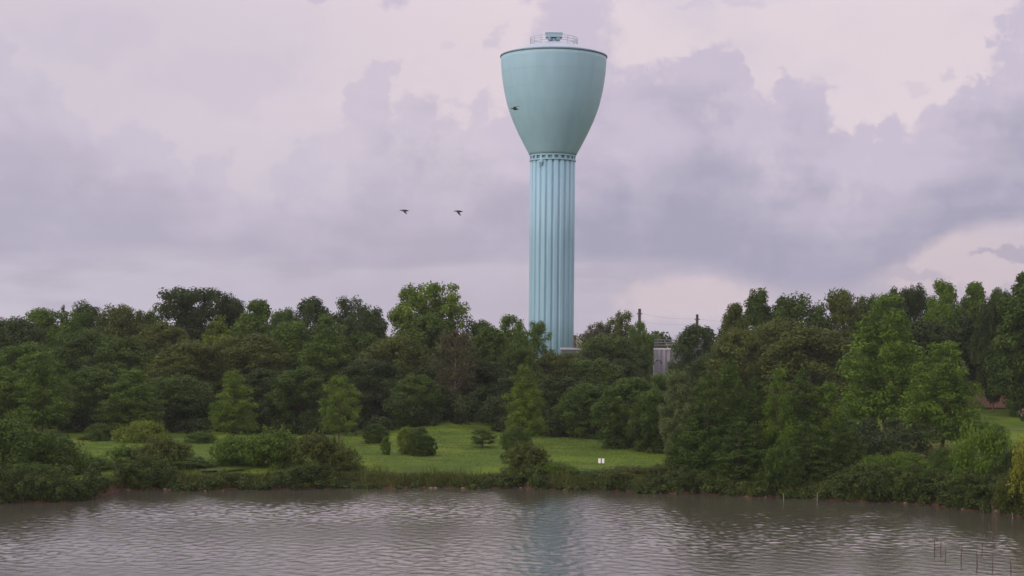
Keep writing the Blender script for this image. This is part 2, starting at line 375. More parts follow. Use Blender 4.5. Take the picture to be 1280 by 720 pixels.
def crown_clumps(kind, H, Wd, rng):
    """centres and radii of foliage clumps filling a crown of height H and width Wd standing on z = 0"""
    c = []; r = []
    if kind == 'layered':            # loose pine-like whorls with gaps
        z = 0.16*H; k = 0
        while z < 0.97*H:
            t = z/H; R0 = 0.5*Wd*min(1, .5+t*1.7)*(1-t)**0.5*(0.85+0.3*rng.random())
            n = max(3, int(8*(1-t)+3)); ph = rng.random()*6.28
            for j in range(n):
                an = ph+6.283*j/n+rng.normal()*.2; L0 = R0*(0.62+.42*rng.random())
                for q in (0.45, 0.72, 1.0):
                    if t > .8 and q < .6: continue
                    rad = Wd*0.098*(0.8+.5*rng.random())*(1.12-0.45*t)
                    c.append((math.cos(an)*L0*q, math.sin(an)*L0*q, z+0.16*L0*q+rng.normal()*0.02*H)); r.append(rad)
            z += H*(0.088-0.03*t)
        c.append((0,0,H*.965)); r.append(Wd*.06)
    elif kind == 'cone':             # dense feathery cone
        z = 0.04*H
        while z < 0.97*H:
            t = z/H; R0 = 0.5*Wd*min(1.0, (1-t)**0.75*1.12)
            n = max(3, int(15*(1-t)+3)); ph = rng.random()*6.28
            for j in range(n):
                an = ph+6.283*j/n+rng.normal()*.25; L0 = R0*(0.55+.5*rng.random())
                c.append((math.cos(an)*L0, math.sin(an)*L0, z+rng.normal()*0.025*H)); r.append(Wd*0.105*(1.1-.6*t)*(0.7+.6*rng.random()))
            z += H*0.055
        c.append((0,0,H*.965)); r.append(Wd*.05)
    else:
        cb = {'round':.03,'oval':.03,'broad':.12,'airy':.20,'shrub':.0,'mound':.0,'willow':.0}[kind]
        nc = {'round':210,'oval':200,'broad':210,'airy':150,'shrub':80,'mound':70,'willow':60}[kind]
        cr = {'round':.082,'oval':.085,'broad':.075,'airy':.060,'shrub':.10,'mound':.10,'willow':.11}[kind]
        lob = [(rng.random()*6.28, rng.random(), .75+.5*rng.random()) for _ in range(6)]
        while len(c) < nc:
            t = rng.random(); an = rng.random()*6.28
            if kind == 'broad': prof =  (min(1, t*2.6))**.6*(1-max(0, t-.55)/.45*.25) if t < .97 else .4
            elif kind == 'oval': prof = math.sin(math.pi*min(1, t*.93+.05))**.55*(1-.25*t)
            elif kind in ('mound',): prof = math.sqrt(max(0, 1-t*t))
            elif kind in ('shrub','willow'): prof = math.sqrt(max(0, 1-t**2.2))*(.78+.22*min(1,t*4))
            else: prof = math.sqrt(max(0, 1-max(0, (t-.42)/.60)**2)) * (.72+.28*min(1, t/.35))
            wob = 1+0.20*sum(math.cos(an-l[0])*(1-abs(t-l[1]))*l[2] for l in lob)/3
            hwob = 1-0.10*(0.5+0.5*math.sin(an*2+lob[0][0]))
            rr = prof*wob*(rng.random()**.42); rad = Wd*cr*(.65+.7*rng.random())
            zz = cb*H+(1-cb)*H*t*hwob
            if zz+rad*.75 > H: zz = H-rad*.75
            c.append((math.cos(an)*rr*(Wd*.5-rad*.6), math.sin(an)*rr*(Wd*.5-rad*.6), max(zz, rad*.4))); r.append(rad)
    return np.array(c), np.array(r)

def stem_mesh(kind, H, Wd, c, rng, r0):
    mb = MB()
    if kind in ('shrub','mound','willow'):
        for k in range(9):
            j = rng.integers(len(c)); q = c[j]
            mb.tube([(rng.normal()*.12*Wd*.3, rng.normal()*.12*Wd*.3, -.1), (q[0]*.5, q[1]*.5, q[2]*.5), tuple(q)], [r0, r0*.6, r0*.25], 5)
        return mb
    lean = rng.normal(size=2)*.02*H; topz = H*.93 if kind in ('cone','layered') else H*.78
    ax = lambda z: (lean[0]*math.sin(z/H*3), lean[1]*math.sin(z/H*2.4), z)
    zz = [-.3, .3, H*.12, H*.3, H*.5, H*.7, topz]
    mb.tube([ax(z) for z in zz], [r0*1.5, r0*1.12, r0, r0*.85, r0*.62, r0*.36, r0*.1], 8)
    order = rng.permutation(len(c))[:26 if kind != 'airy' else 34]
    for j in order:
        q = c[j]; z0 = max(H*.14, q[2]-0.45*math.hypot(q[0], q[1])-.1*H*rng.random()); z0 = min(z0, topz*.96); s = Vector(ax(z0)); e = Vector(q)
        m1 = s.lerp(e, .5)+Vector((0,0,.03*H if kind != 'layered' else -.01*H)); rb = r0*.36*(1-z0/H*.6)
        mb.tube([s, m1, e], [rb, rb*.6, rb*.2], 5)
    return mb

PROTO = {}
_SPEC_NOTE = 'height, width, leaves, leaf size, flatness, upward lean, scatter'
SPEC = {  # kind: (H0, W0, leaves total, leaf size, flat, up, rand)
 'round': (13, 10, 32000, .27, 1.0, .22, .45), 'oval': (14, 8, 30000, .26, 1.05, .2, .45), 'broad': (15, 12, 34000, .30, .9, .25, .45),
 'airy': (11, 7, 12000, .24, .8, .3, .55), 'layered': (16, 10, 26000, .27, .72, .4, .45), 'cone': (14, 8, 28000, .24, .9, .25, .42),
 'shrub': (3, 4.5, 12000, .14, 1.0, .3, .5), 'mound': (2.2, 4.5, 9000, .14, .95, .35, .5), 'willow': (4, 4.5, 13000, .20, 1.1, .25, .5)}
def proto(kind, var, pale=False):
    key = (kind, var, pale)
    if key in PROTO: return PROTO[key]
    import zlib
    rng = np.random.default_rng(zlib.crc32(kind.encode()) % 1000 + var*17)
    H, Wd, n, size, flat, up, rnd = SPEC[kind]
    c, r = crown_clumps(kind, H, Wd, rng)
    w = r**2; cnt = np.maximum(8, n*w/w.sum())
    tints = 0.84+0.34*rng.random(len(c))+.10*np.sin(c[:,0]*.9+c[:,2]*.7+var)
    v, f, T = leaves(c, r*(1.7 if kind == 'airy' else 1.08), cnt, size, rng, flat, up, rnd, fill=.35 if kind != 'airy' else .05, tints=tints, upright=.75 if kind == 'willow' else 0)
    if kind in ('shrub','mound'):      # ragged shoots
        k = 110; an = rng.random(k)*6.28; rad = Wd*.50*rng.random(k)**.5
        tp = np.stack([np.cos(an)*rad, np.sin(an)*rad, H*(.70+.42*rng.random(k))*np.sqrt(np.maximum(.12, 1-(rad/(Wd*.54))**2))], 1)
        v2, f2, T2 = leaves(tp, np.full(k, .16), np.full(k, 14), .15, rng, 2.2, .2, .6, .1, upright=.5)
        f2 = f2+len(v); v = np.concatenate([v, v2]); f = np.concatenate([f, f2]); T = np.concatenate([T, T2])
    if kind == 'willow':   # wispy upright shoots breaking the outline
        k = 130; an = rng.random(k)*6.28; rad = Wd*.46*rng.random(k)**.5
        tp = np.stack([np.cos(an)*rad, np.sin(an)*rad, H*(.72+.46*rng.random(k))*np.sqrt(np.maximum(.1, 1-(rad/(Wd*.52))**2.2))], 1)
        v2, f2, T2 = leaves(tp, np.full(k, .17), np.full(k, 16), .24, rng, 3.2, .2, .6, .1, upright=.85)
        f2 = f2+len(v); v = np.concatenate([v, v2]); f = np.concatenate([f, f2]); T = np.concatenate([T, T2])
    cm = mesh_np('crown', v, f, m_leaf, tint=T, link=False).data
    tm_o = stem_mesh(kind, H, Wd, c, rng, H*.0125 if kind not in ('shrub','mound','willow') else .03).build('trunk', m_bark_pale if pale else m_bark, smooth=True)
    tm = tm_o.data; bpy.data.objects.remove(tm_o)
    PROTO[key] = (cm, tm, H, Wd); return PROTO[key]

_used = {}
def plant(name, px, top, Yd, wpx, kind, col, label, cat='tree', group=None, var=None, dy=0.0, pale=False):
    """a plant at distance Yd whose crown reaches row `top` of the photograph's 720 and is wpx columns wide"""
    T = at(px, top, Yd); bx = T.x; gz = float(ground(bx, Yd)); H = T.z-gz; Wm = wpx*Yd/FPX
    if var is None: _used[kind] = _used.get(kind, 0)+1; var = _used[kind] % (6 if kind == 'round' else 4 if cat == 'tree' else 3)
    cm, tm, H0, W0 = proto(kind, var, pale)
    random.seed(hash((px, top, wpx)) % 9973)
    root = empty(name, (bx, Yd, gz), random.random()*6.28); root.scale = (Wm/W0, Wm/W0, H/H0)
    small = cat != 'tree'
    cr = bpy.data.objects.new('foliage' if small else 'crown', cm); C.objects.link(cr); cr.parent = root
    cr.color = (COL[col][0]*1.14, COL[col][1]*1.18, COL[col][2]*0.9, 1.0)
    st = bpy.data.objects.new('stem' if small else 'trunk', tm); C.objects.link(st); st.parent = root
    tag(root, label, cat, group); return root
COL = {'C': (.038,.067,.010), 'D': (.043,.073,.011), 'B': (.034,.056,.015), 'M': (.063,.105,.012), 'L': (.082,.126,.014), 'Y': (.14,.145,.015), 'O': (.060,.075,.014),
       'W': (.080,.100,.040), 'G': (.070,.120,.011), 'P': (.058,.055,.028), 'K': (.027,.043,.009), 'V': (.095,.125,.013)}

# ------------------------------------------------------------------ water tower
TY = 270.0
m_teal = plain('teal_tank_paint', (0.265,0.425,0.48), .5, var=.045, scale=.9, spec=.35, streak=True)
m_teal_l = plain('teal_column_paint', (0.225,0.375,0.435), .5, var=.07, scale=1.1, spec=.4, streak=True)
m_roofp = plain('pale_roof_paint', (0.29,0.36,0.40), .5, var=.06, scale=.5)
m_rim = plain('dark_rim_paint', (0.13,0.20,0.23), .5, var=.08)
m_slot2 = plain('shaded_opening', (.14,.23,.26), .8)
m_slot = plain('dark_opening', (0.02,0.03,0.035), .8)
tb = at(688.8, 420, TY); tgz = float(ground(tb.x, TY))
tower = empty('water_tower', (tb.x, TY, tgz)); tag(tower, 'tall teal water tower with a fluted column and flared tank above the trees', 'water tower')
zz = lambda py: CAM_H+(HORIZ-py)/FPX*TY-tgz
s = TY/FPX
mb = MB()
nfl = 22; n = nfl*16; Rc = 28.2*s
def flute(t):
    ph = (t*nfl/(2*math.pi)) % 1.0; a = abs(ph-.5)*2      # raised rounded pleats with narrow grooves
    return (-0.075*(1-sstep(.0, .55, a))+0.0)
z0, z1 = -0.3, zz(201)
mb.lathe([(Rc, z0), (Rc, z0+(z1-z0)*.33), (Rc, z0+(z1-z0)*.66), (Rc, z1)], n, wob=lambda t: float(flute(t)))
mb.build('fluted_column', m_teal_l, tower, smooth=True)
mb = MB(); zb = zz(200.6)
mb.lathe([(Rc*1.0, zb-.12), (Rc*1.03, zb-.12), (Rc*1.03, zb+.14), (Rc*1.0, zb+.14)], 96)
mb.lathe([(Rc*.93, zb+.14), (Rc*.93, zz(194.6)-.05)], 96, cap=False)
mb.lathe([(Rc*1.0, zz(195.2)-.1), (Rc*1.025, zz(195.2)-.1), (Rc*1.025, zz(195.2)+.18), (Rc*1.0, zz(195.2)+.18)], 96)
for k in range(nfl):
    a = 2*math.pi*(k+.5)/nfl; mb.box((Rc*.985*math.cos(a), Rc*.985*math.sin(a), (zb+.14+zz(195.2)-.1)/2), (.18, .42, zz(195.2)-.1-zb-.14), a)
mb.build('collar_ring', m_teal_l, tower)
mb = MB()
for k in range(nfl):
    mb = MB(); a = 2*math.pi*k/nfl; mb.box((Rc*.945*math.cos(a), Rc*.945*math.sin(a), (zb+zz(195.2))/2+.02), (.06, .56, .24), a); mb.build('vent_slot', m_slot2, tower)
prof = [(28.8,194.6),(32.6,187.5),(36.6,180),(44.2,165),(50.9,150),(55.0,139),(57.8,130),(60.2,120),(62.2,110),(63.8,100),(65.0,90),(65.7,80),(66.0,72)]
mb = MB(); pr = [(a*s, zz(b_)) for a, b_ in prof]
pf = []
for i in range(len(pr)-1):
    for q in (0, .5): pf.append((pr[i][0]*(1-q)+pr[i+1][0]*q, pr[i][1]*(1-q)+pr[i+1][1]*q))
pf.append(pr[-1]); mb.lathe(pf, 128); mb.build('tank', m_teal, tower, smooth=True)
zr = zz(71); Rr = 66.2*s
mb = MB(); mb.lathe([(Rr*.99, zr-.06), (Rr*1.012, zr-.06), (Rr*1.012, zr+.10), (Rr*.99, zr+.10)], 128); mb.build('tank_rim', m_rim, tower)
mb = MB(); rise = 2.55
mb.lathe([(Rr*.995, zr+.11)]+[(Rr*q, zr+.11+rise*(1-q**1.45)) for q in (.9,.8,.7,.6,.5,.4,.3,.2,.1,.02)], 96); mb.build('tank_roof', m_roofp, tower, smooth=True)
mb = MB(); Rg = 29.5*s; zg = zr+.11+rise*(1-(Rg/Rr)**1.45)
for h in (.45,.85,1.25): mb.tube([(Rg*math.cos(2*math.pi*k/48), Rg*math.sin(2*math.pi*k/48), zg+h) for k in range(48)], .045, 5, closed=True)
for k in range(16):
    a = 2*math.pi*(k+.5)/16; mb.tube([(Rg*math.cos(a), Rg*math.sin(a), zg-.05), (Rg*math.cos(a), Rg*math.sin(a), zg+1.26)], .04, 5)
mb.build('roof_railing', m_roofp, tower)
zt = zr+.11+rise
v = empty('roof_vent', (0,0,zt)); v.parent = tower
mb = MB(); mb.lathe([(.75,-.25),(.6,.1),(.5,.55)], 20); mb.build('vent_neck', m_teal_l, v)
mb = MB(); mb.box((0,0,.95), (2.75,2.0,.62)); mb.box((0,0,1.30), (2.9,2.15,.07)); mb.build('vent_hood', m_teal_l, v)
for sx in (-1, 1):
    mb = MB(); mb.lathe([(.16,-.3),(.34,.0),(.34,.25),(.1,.5)], 14, (sx*.72,-.75,.15)); mb.tube([(sx*1.2,-.8,.62),(sx*.4,-.8,-.05)], .06, 5); mb.build('vent_cowl', m_rim, v, smooth=True)
mb = MB(); a = -math.pi/2-.52
mb.ball((Rc*1.03*math.cos(a), Rc*1.03*math.sin(a), zz(204.5)), (.42,.30,.45), 14); mb.tube([(Rc*.97*math.cos(a), Rc*.97*math.sin(a), zz(208)), (Rc*1.07*math.cos(a), Rc*1.07*math.sin(a), zz(208.3))], .14, 6)
mb.build('round_antenna', m_teal_l, tower, smooth=True)
# weld seams round the tank are fine raised lines
mb = MB()
for q in (0.17,.34,.5,.66,.83):
    zq = pr[0][1]+(pr[-1][1]-pr[0][1])*q; rq = np.interp(zq, [a_[1] for a_ in pr], [a_[0] for a_ in pr])
    mb.tube([(rq*math.cos(2*math.pi*k/96), rq*math.sin(2*math.pi*k/96), zq) for k in range(96)], .018, 4, closed=True)
mb.build('weld_seam', m_teal, tower)

# ------------------------------------------------------------------ structures between the trees
m_conc = plain('grey_metal_sheet', (0.20,0.195,0.205), .6, var=.12, scale=1.2, streak=True)
m_dkmet = plain('dark_steel', (0.09,0.09,0.10), .6)
m_pole = plain('weathered_pole_wood', (0.055,0.038,0.034), .9, var=.3, scale=5, streak=True)
m_wall = plain('blue_grey_wall', (0.08,0.095,0.11), .7)
m_pale = plain('pale_trim', (0.36,0.34,0.35), .6)
m_white = plain('white_paint', (0.80,0.80,0.76), .5, var=.04)
m_wire = plain('black_cable', (0.03,0.03,0.035), .6)
Yt = 236.0; c0 = at(848, 437, Yt); gz = float(ground(c0.x, Yt)); st = empty('storage_tank', (c0.x, Yt, gz)); tag(st, 'pale grey corrugated storage tank with a railed top between the trees', 'storage tank')
hz = c0.z-gz; rt = 30*Yt/FPX
mb = MB(); mb.lathe([(rt,0),(rt,hz)], 144, wob=lambda t: .03*math.copysign(1, math.sin(t*24))); mb.build('tank_wall', m_conc, st)
mb = MB(); mb.lathe([(rt*.98,hz),(rt*1.04,hz),(rt*1.04,hz+.16),(rt*.98,hz+.16)], 72); mb.build('tank_deck', m_pale, st)
mb = MB()
for h in (.45,.85,1.25): mb.tube([(rt*math.cos(2*math.pi*k/40), rt*math.sin(2*math.pi*k/40), hz+.16+h) for k in range(40)], .07, 5, closed=True)
for k in range(14):
    a = 2*math.pi*k/14; mb.tube([(rt*math.cos(a), rt*math.sin(a), hz+.1), (rt*math.cos(a), rt*math.sin(a), hz+1.43)], .04, 5)
mb.build('tank_railing', m_dkmet, st)
Yp = 228.0; b0 = at(817.5, 456, Yp); gz = float(ground(b0.x, Yp))
gp = empty('gooseneck_pipe', (b0.x, Yp, gz)); tag(gp, 'thin upright pipe with an arched dark top in front of the storage tank', 'pipe')
hh = b0.z-gz; mb = MB(); mb.tube([(0,0,-.2),(0,0,hh)], .10, 8); mb.build('standpipe', m_conc, gp)
mb = MB(); mb.tube([(0,0,hh)]+[(.55-.55*math.cos(q), 0, hh+.75*math.sin(q)) for q in np.linspace(0.1, math.pi*.92, 9)], .13, 8); mb.build('arched_bend', m_dkmet, gp, smooth=True)

def pole(px, top, Yd, r, label, arm=True):
    a = at(px, top, Yd); gz = float(ground(a.x, Yd)); e = empty('utility_pole', (a.x, Yd, gz)); h = a.z-gz
    mb = MB(); mb.tube([(0,0,-.3),(0,0,h*.5),(0,0,h)], [r*1.25, r*1.1, r], 10); mb.build('pole', m_pole, e)
    if arm:
        for q in (-1, 1): mb = MB(); mb.lathe([(.07,0),(.10,.08),(.05,.22)], 8, (q*(r+.12), 0, h-.9)); mb.tube([(0,0,h-.9),(q*(r+.12),0,h-.88)], .04, 5); mb.build('insulator', m_dkmet, e)
    tag(e, label, 'pole'); return Vector((a.x, Yd, a.z))
pa = pole(799.5, 386, 262, .24, 'dark utility pole rising beside the thin trees right of the tower')
pb = pole(871.5, 393, 262, .22, 'dark utility pole poking out behind the round dark treetop')
pc = pole(1010, 400, 262, .24, 'utility pole hidden behind the tall trees on the right')
bpy.data.objects.remove(pc and [o for o in C.objects if o.get('label') == 'utility pole hidden behind the tall trees on the right'][0])
for o in [o for o in C.objects if o.name.startswith(('pole','insulator')) and o.parent is None and o.type == 'MESH']: bpy.data.objects.remove(o)
def wire(a, b, sag, label):
    mb = MB(); pts = [a.lerp(b, q)-Vector((0,0,4*sag*q*(1-q))) for q in np.linspace(0, 1, 14)]
    mb.tube(pts, .008, 4); tag(mb.build('power_line', m_wire), label, 'power line', 'power lines between the utility poles')
wire(pa-Vector((0,0,.7)), pb-Vector((0,0,.7)), .35, 'upper thin cable strung between the two utility poles')
wire(pa-Vector((0,0,2.0)), pb-Vector((0,0,1.4)), .4, 'lower thin cable strung between the two utility poles')
wire(pb-Vector((0,0,.7)), pc-Vector((0,0,.7)), .4, 'thin cable running right from the second pole behind tall trees')
Yb = 256.0; a = at(722, 437, Yb); gz = float(ground(a.x, Yb)); bl = empty('pump_house', (a.x, Yb, gz)); tag(bl, 'small blue grey flat roofed building at the foot of the tower', 'building')
h = a.z-gz; mb = MB(); mb.box((0,0,h/2), (5.2,4,h)); mb.build('wall', m_wall, bl); mb = MB(); mb.box((0,0,h+.13), (5.5,4.3,.26)); mb.build('roof', m_pale, bl)
mb = MB(); mb.box((.9,-2.03,1.05), (1.0,.06,2.1)); mb.build('door', m_dkmet, bl)
mb = MB(); mb.box((-1.3,-2.03,1.6), (1.1,.06,.9)); mb.build('window', m_slot, bl)
a = at(718.5, 419, 258); gz = float(ground(a.x, 258)); mb = MB(); mb.tube([(0,0,0),(0,0,a.z-gz)], [.30,.26], 8); o = mb.build('wooden_post', m_pole); o.location = (a.x, 258, gz); tag(o, 'short thick brown post against the right side of the tower column', 'post')

# brick house in the shade of the big trees on the right
m_brick, t = mat_new('red_brick'); N = t.nodes; L = t.links
p = N.new('ShaderNodeBsdfPrincipled'); o = N.new('ShaderNodeOutputMaterial'); L.new(p.outputs[0], o.inputs[0]); p.inputs['Roughness'].default_value = .9
tcn = N.new('ShaderNodeTexCoord'); mp = N.new('ShaderNodeMapping'); mp.inputs['Rotation'].default_value = (R(90),0,0); L.new(tcn.outputs['Object'], mp.inputs[0])
bt = N.new('ShaderNodeTexBrick'); bt.inputs['Scale'].default_value = 4; bt.inputs['Color1'].default_value = (.22,.09,.065,1); bt.inputs['Color2'].default_value = (.17,.07,.055,1); bt.inputs['Mortar'].default_value = (.24,.18,.16,1)
L.new(mp.outputs[0], bt.inputs['Vector']); L.new(bt.outputs[0], p.inputs['Base Color'])
Yh = 206.0; a = at(1262, 524, Yh); gz = float(ground(a.x, Yh)); bh = empty('brick_house', (a.x, Yh, gz)); tag(bh, 'low red brick house in deep shade behind the trunks at far right', 'house')
mb = MB(); mb.box((0,0,1.5), (12,6,3.0)); mb.build('wall', m_brick, bh)
mb = MB(); b_ = len(mb.v); mb.v += [(-6.5,-3.6,3.0),(6.5,-3.6,3.0),(6.5,3.6,3.0),(-6.5,3.6,3.0),(-4.5,0,4.6),(4.5,0,4.6)]; mb.f += [[0,1,5,4],[1,2,5],[2,3,4,5],[3,0,4],[3,2,1,0]]; mb.build('roof', plain('dark_shingle', (.07,.065,.065), .9), bh)
for x in (-3.4,-.2,3.2):
    mb = MB(); mb.box((x,-3.02,1.6), (1.3,.06,1.3)); f = mb.build('window', m_conc, bh); mb = MB(); mb.box((x,-3.06,1.6), (1.1,.04,1.1)); mb.build('pane', m_slot, f)
mb = MB(); mb.box((1.5,-3.02,1.02), (.95,.06,2.04)); mb.build('door', m_dkmet, bh)

# sign by the water
a = at(751.5, 584.5, 136); gz = float(ground(a.x, 136)); sg = empty('lakeside_sign', (a.x, 136, gz)); tag(sg, 'small white sign of two upright panels at the lawn edge above the bank', 'sign')
hz_ = max(a.z-gz, .45)
for q in (-1, 1): mb = MB(); mb.box((q*.15,-.04,hz_), (.21,.03,.40)); mb.build('panel', m_white, sg)
mb = MB(); mb.box((0,0,hz_/2+.1), (.06,.05,hz_+.2)); mb.build('post', m_dkmet, sg)

# ------------------------------------------------------------------ trees, back row to front row
T_ = lambda *a, **k: plant('tree', *a, **k)
rows = [
 (12,397,205,95,'round','B','dark tree cut by the left photo edge on the skyline'),
 (60,387,215,85,'round','M','rounded green tree on the skyline, second from the left edge'),
 (80,379,226,24,'cone','B','narrow dark pointed treetop poking above the far left skyline'),
 (107,377,222,62,'round','D','dark clumped treetop left of the bushy olive one on the skyline'),
 (146,382,215,75,'round','O','bushy olive treetop left of the big dark flat-topped tree'),
 (184,388,218,52,'round','D','low dark treetop tucked against the big flat-topped tree'),
 (236,359,232,112,'broad','K','big dark flat-topped tree, highest on the left skyline'),
 (286,368,234,50,'round','K','dark tree adjoining the right side of the flat-topped tree'),
 (322,375,226,72,'oval','M','feathery green skyline tree right of the big flat-topped tree'),
 (355,386,221,52,'round','D','low rounded treetop in the dip of the left skyline'),
 (388,373,229,62,'round','B','dark tree with twin knobs on top left of the tall pale tree'),
 (437,371,231,56,'airy','B','dark loose tree with twiggy tips left of the tall pale tree'),
 (460,382,226,62,'round','B','sloping dark tree just left of the tall pale green tree'),
 (531,354,214,102,'broad','L','tall pale green tree with sky gaps standing alone above the centre left'),
 (597,401,216,58,'round','D','dark flat treetop between the tall pale tree and the tower'),
 (640,394,212,52,'airy','M','leafy treetop touching the left side of the tower column'),
 (672,402,224,46,'airy','M','thin twiggy tree across the lower left of the tower column'),
 (700,441,214,86,'round','O','rounded olive tree hiding the foot of the tower'),
 (748,403,244,42,'airy','P','sparse brownish tree just right of the tower'),
 (778,389,243,44,'airy','O','thin leafy tree with the highest tip right of the tower'),
 (798,402,240,36,'airy','M','sparse tree behind the taller utility pole'),
 (760,418,232,80,'round','D','dark wide tree below the sparse treetops right of the tower'),
 (788,425,240,44,'round','D','dark low tree under the taller utility pole'),
 (874,407,226,66,'round','B','dark dome-shaped tree in front of the shorter utility pole'),
 (918,380,214,52,'oval','O','dull green tree at the left end of the tall right-hand treeline'),
 (946,361,222,52,'oval','D','tallest narrow tree at the left end of the right-hand treeline'),
 (993,367,222,80,'round','D','knobbly dark treetop second in the right-hand skyline'),
 (1048,363,225,76,'round','O','wide olive treetop left of the tall layered pine'),
 (1086,370,228,48,'round','D','dark treetop directly behind the tall layered pine'),
 (1118,361,230,44,'round','B','small dark round head right of the tall layered pine tip'),
 (1143,356,232,46,'round','K','dark round lollipop treetop with sky gap on its right'),
 (1180,351,226,52,'oval','G','bright green bushy treetop right of the dark lollipop treetop'),
 (1218,353,228,56,'oval','G','green treetop between the bushy one and the large edge tree'),
 (1252,362,222,44,'round','D','dark small treetop squeezed beside the large edge tree'),
 (1284,342,190,92,'oval','D','very large tree drooping down at the right photo edge'),
 # middle rows
 (35,428,197,95,'round','M','mid green tree in the second row at far left'),
 (98,412,204,85,'round','D','dark tree in the second row below the narrow pointed top'),
 (150,420,200,85,'round','D','dark second row tree below the olive bushy treetop'),
 (200,402,212,80,'round','O','olive tree at the left foot of the flat-topped tree'),
 (272,392,200,72,'cone','V','light yellowish conical tree in front of the flat-topped tree'),
 (240,425,194,95,'round','O','broad olive tree below and left of the light conical tree'),
 (312,418,196,95,'round','O','broad smooth olive tree right of the light conical tree'),
 (362,402,210,80,'oval','M','mid green tree in the dip behind the middle of left wood'),
 (408,394,204,88,'layered','M','green layered tree below the dark knobbly twin-topped one'),
 (455,415,205,70,'round','D','dark tree in shade below the sloping dark treetop'),
 (495,420,196,100,'round','O','wide olive brown tree left below the tall pale tree'),
 (540,392,210,84,'round','D','dark tree directly beneath the tall pale green tree'),
 (610,408,202,70,'oval','D','tall dark tree between the bare-stemmed tree and tower'),
 (645,430,200,60,'round','D','dark tree in shade left below the tower column'),
 (740,448,206,78,'round','D','dark tree below right of the tower foot'),
 (778,450,214,54,'round','K','very dark tree left of the storage tank'),
 (845,462,206,62,'round','M','small green tree just below the storage tank'),
 (886,442,205,66,'round','B','dark tree below the dome-shaped tree by the storage tank'),
 (925,412,200,88,'round','O','olive tree left of centre in the right wood'),
 (975,398,205,85,'round','O','olive tree in the second row of the right wood'),
 (1015,408,194,120,'round','O','broad smooth olive tree left of the tall layered pine'),
 (1075,420,200,70,'round','K','dark shaded tree just left behind the layered pine'),
 (1155,400,205,90,'round','K','dark shaded tree between the two layered pines'),
 (1205,395,206,80,'oval','K','dark tall tree in shade right of the smaller pine'),
 (1240,400,208,70,'round','K','dark crown shading the brick house'),
 # front row on the lawn
 (-8,458,168,80,'round','M','green front row tree cut by the left photo edge'),
 (52,440,166,84,'layered','M','layered green tree with a visible trunk at the far left lawn'),
 (112,458,176,80,'round','D','dark front row tree right of the far left layered tree'),
 (165,462,170,86,'layered','M','soft layered tree above the pale mound shrub'),
 (222,470,178,84,'round','D','dark tree behind the lawn strip left of the light airy tree'),
 (292,462,164,60,'layered','L','bright light green small tree standing on the left lawn'),
 (333,462,178,80,'round','K','dark tree behind and right of the bright small tree'),
 (378,458,176,78,'round','D','shaded tree left of the yellowish green sapling tree'),
 (424,470,160,50,'airy','L','yellowish green slender tree above the willow bank'),
 (468,450,184,90,'round','K','very dark tree right behind the yellowish slender tree'),
 (520,468,178,66,'round','D','dim bushy tree behind the twin lawn shrub'),
 (545,455,192,80,'round','K','shaded crown left of the tree with the pale stem'),
 (605,450,190,70,'round','K','shaded crown right of the tree with the pale stem'),
 (640,470,184,60,'round','K','dark crown behind the light green lawn tree'),
 (656,458,160,56,'layered','L','light green tree in the middle of the lawn left of the dark group'),
 (702,470,178,84,'round','K','dark round tree behind the open lawn'),
 (742,480,172,76,'round','D','dark bushy tree above the lawn behind the white sign'),
 (792,472,158,88,'round','D','wide dark tree at the right end of the open lawn'),
 (820,486,152,60,'round','D','smaller dark tree against the silvery willow'),
 (1108,368,166,118,'layered','G','tall bright layered pine on the right bank'),
 (1178,428,152,104,'layered','G','shorter wide layered pine right of the tall one'),
]
for r_ in rows:
    px, top, Yd, w, kind, col, lab = r_
    tr_ = T_(px, top, Yd, w*(1.25 if kind in ('round','oval') else 1.12), kind, col, lab)
T_(570, 412, 186, 62, 'airy', 'P', 'thin brownish tree with a pale bare stem behind the lawn', pale=True)
# cypresses crowding the right bank
for px, top, Yd, w, col, lab in [
 (862,508,129,48,'C','low dark cypress at the left foot of the bank group'),
 (884,462,128,56,'C','dark cypress left in the bank group'),
 (912,444,129,60,'C','tall cypress left of centre in the bank group'),
 (945,470,129,54,'C','dark cypress in the middle of the bank group'),
 (974,450,128,46,'M','cypress with the light green pointed tip in bank group'),
 (1004,458,130,54,'C','cypress right beside the light tipped one'),
 (1034,474,130,62,'M','broad light edged cypress at the right of the bank group'),
 (1060,520,127,44,'C','low dark cypress at the right foot of the bank group'),
 (925,520,125.5,66,'C','short dark cypress at the waterline in front of group'),
 (1008,525,124.5,60,'C','short cypress overhanging the water right of the drooping bush')]:
    plant('cypress_tree', px, top, Yd, w*1.38, 'cone', col, lab, 'tree', 'cypresses on the right bank')
plant('willow_tree', 849, 466, 146, 62, 'oval', 'W', 'silvery pale willow left of the dark cypress group', 'tree')

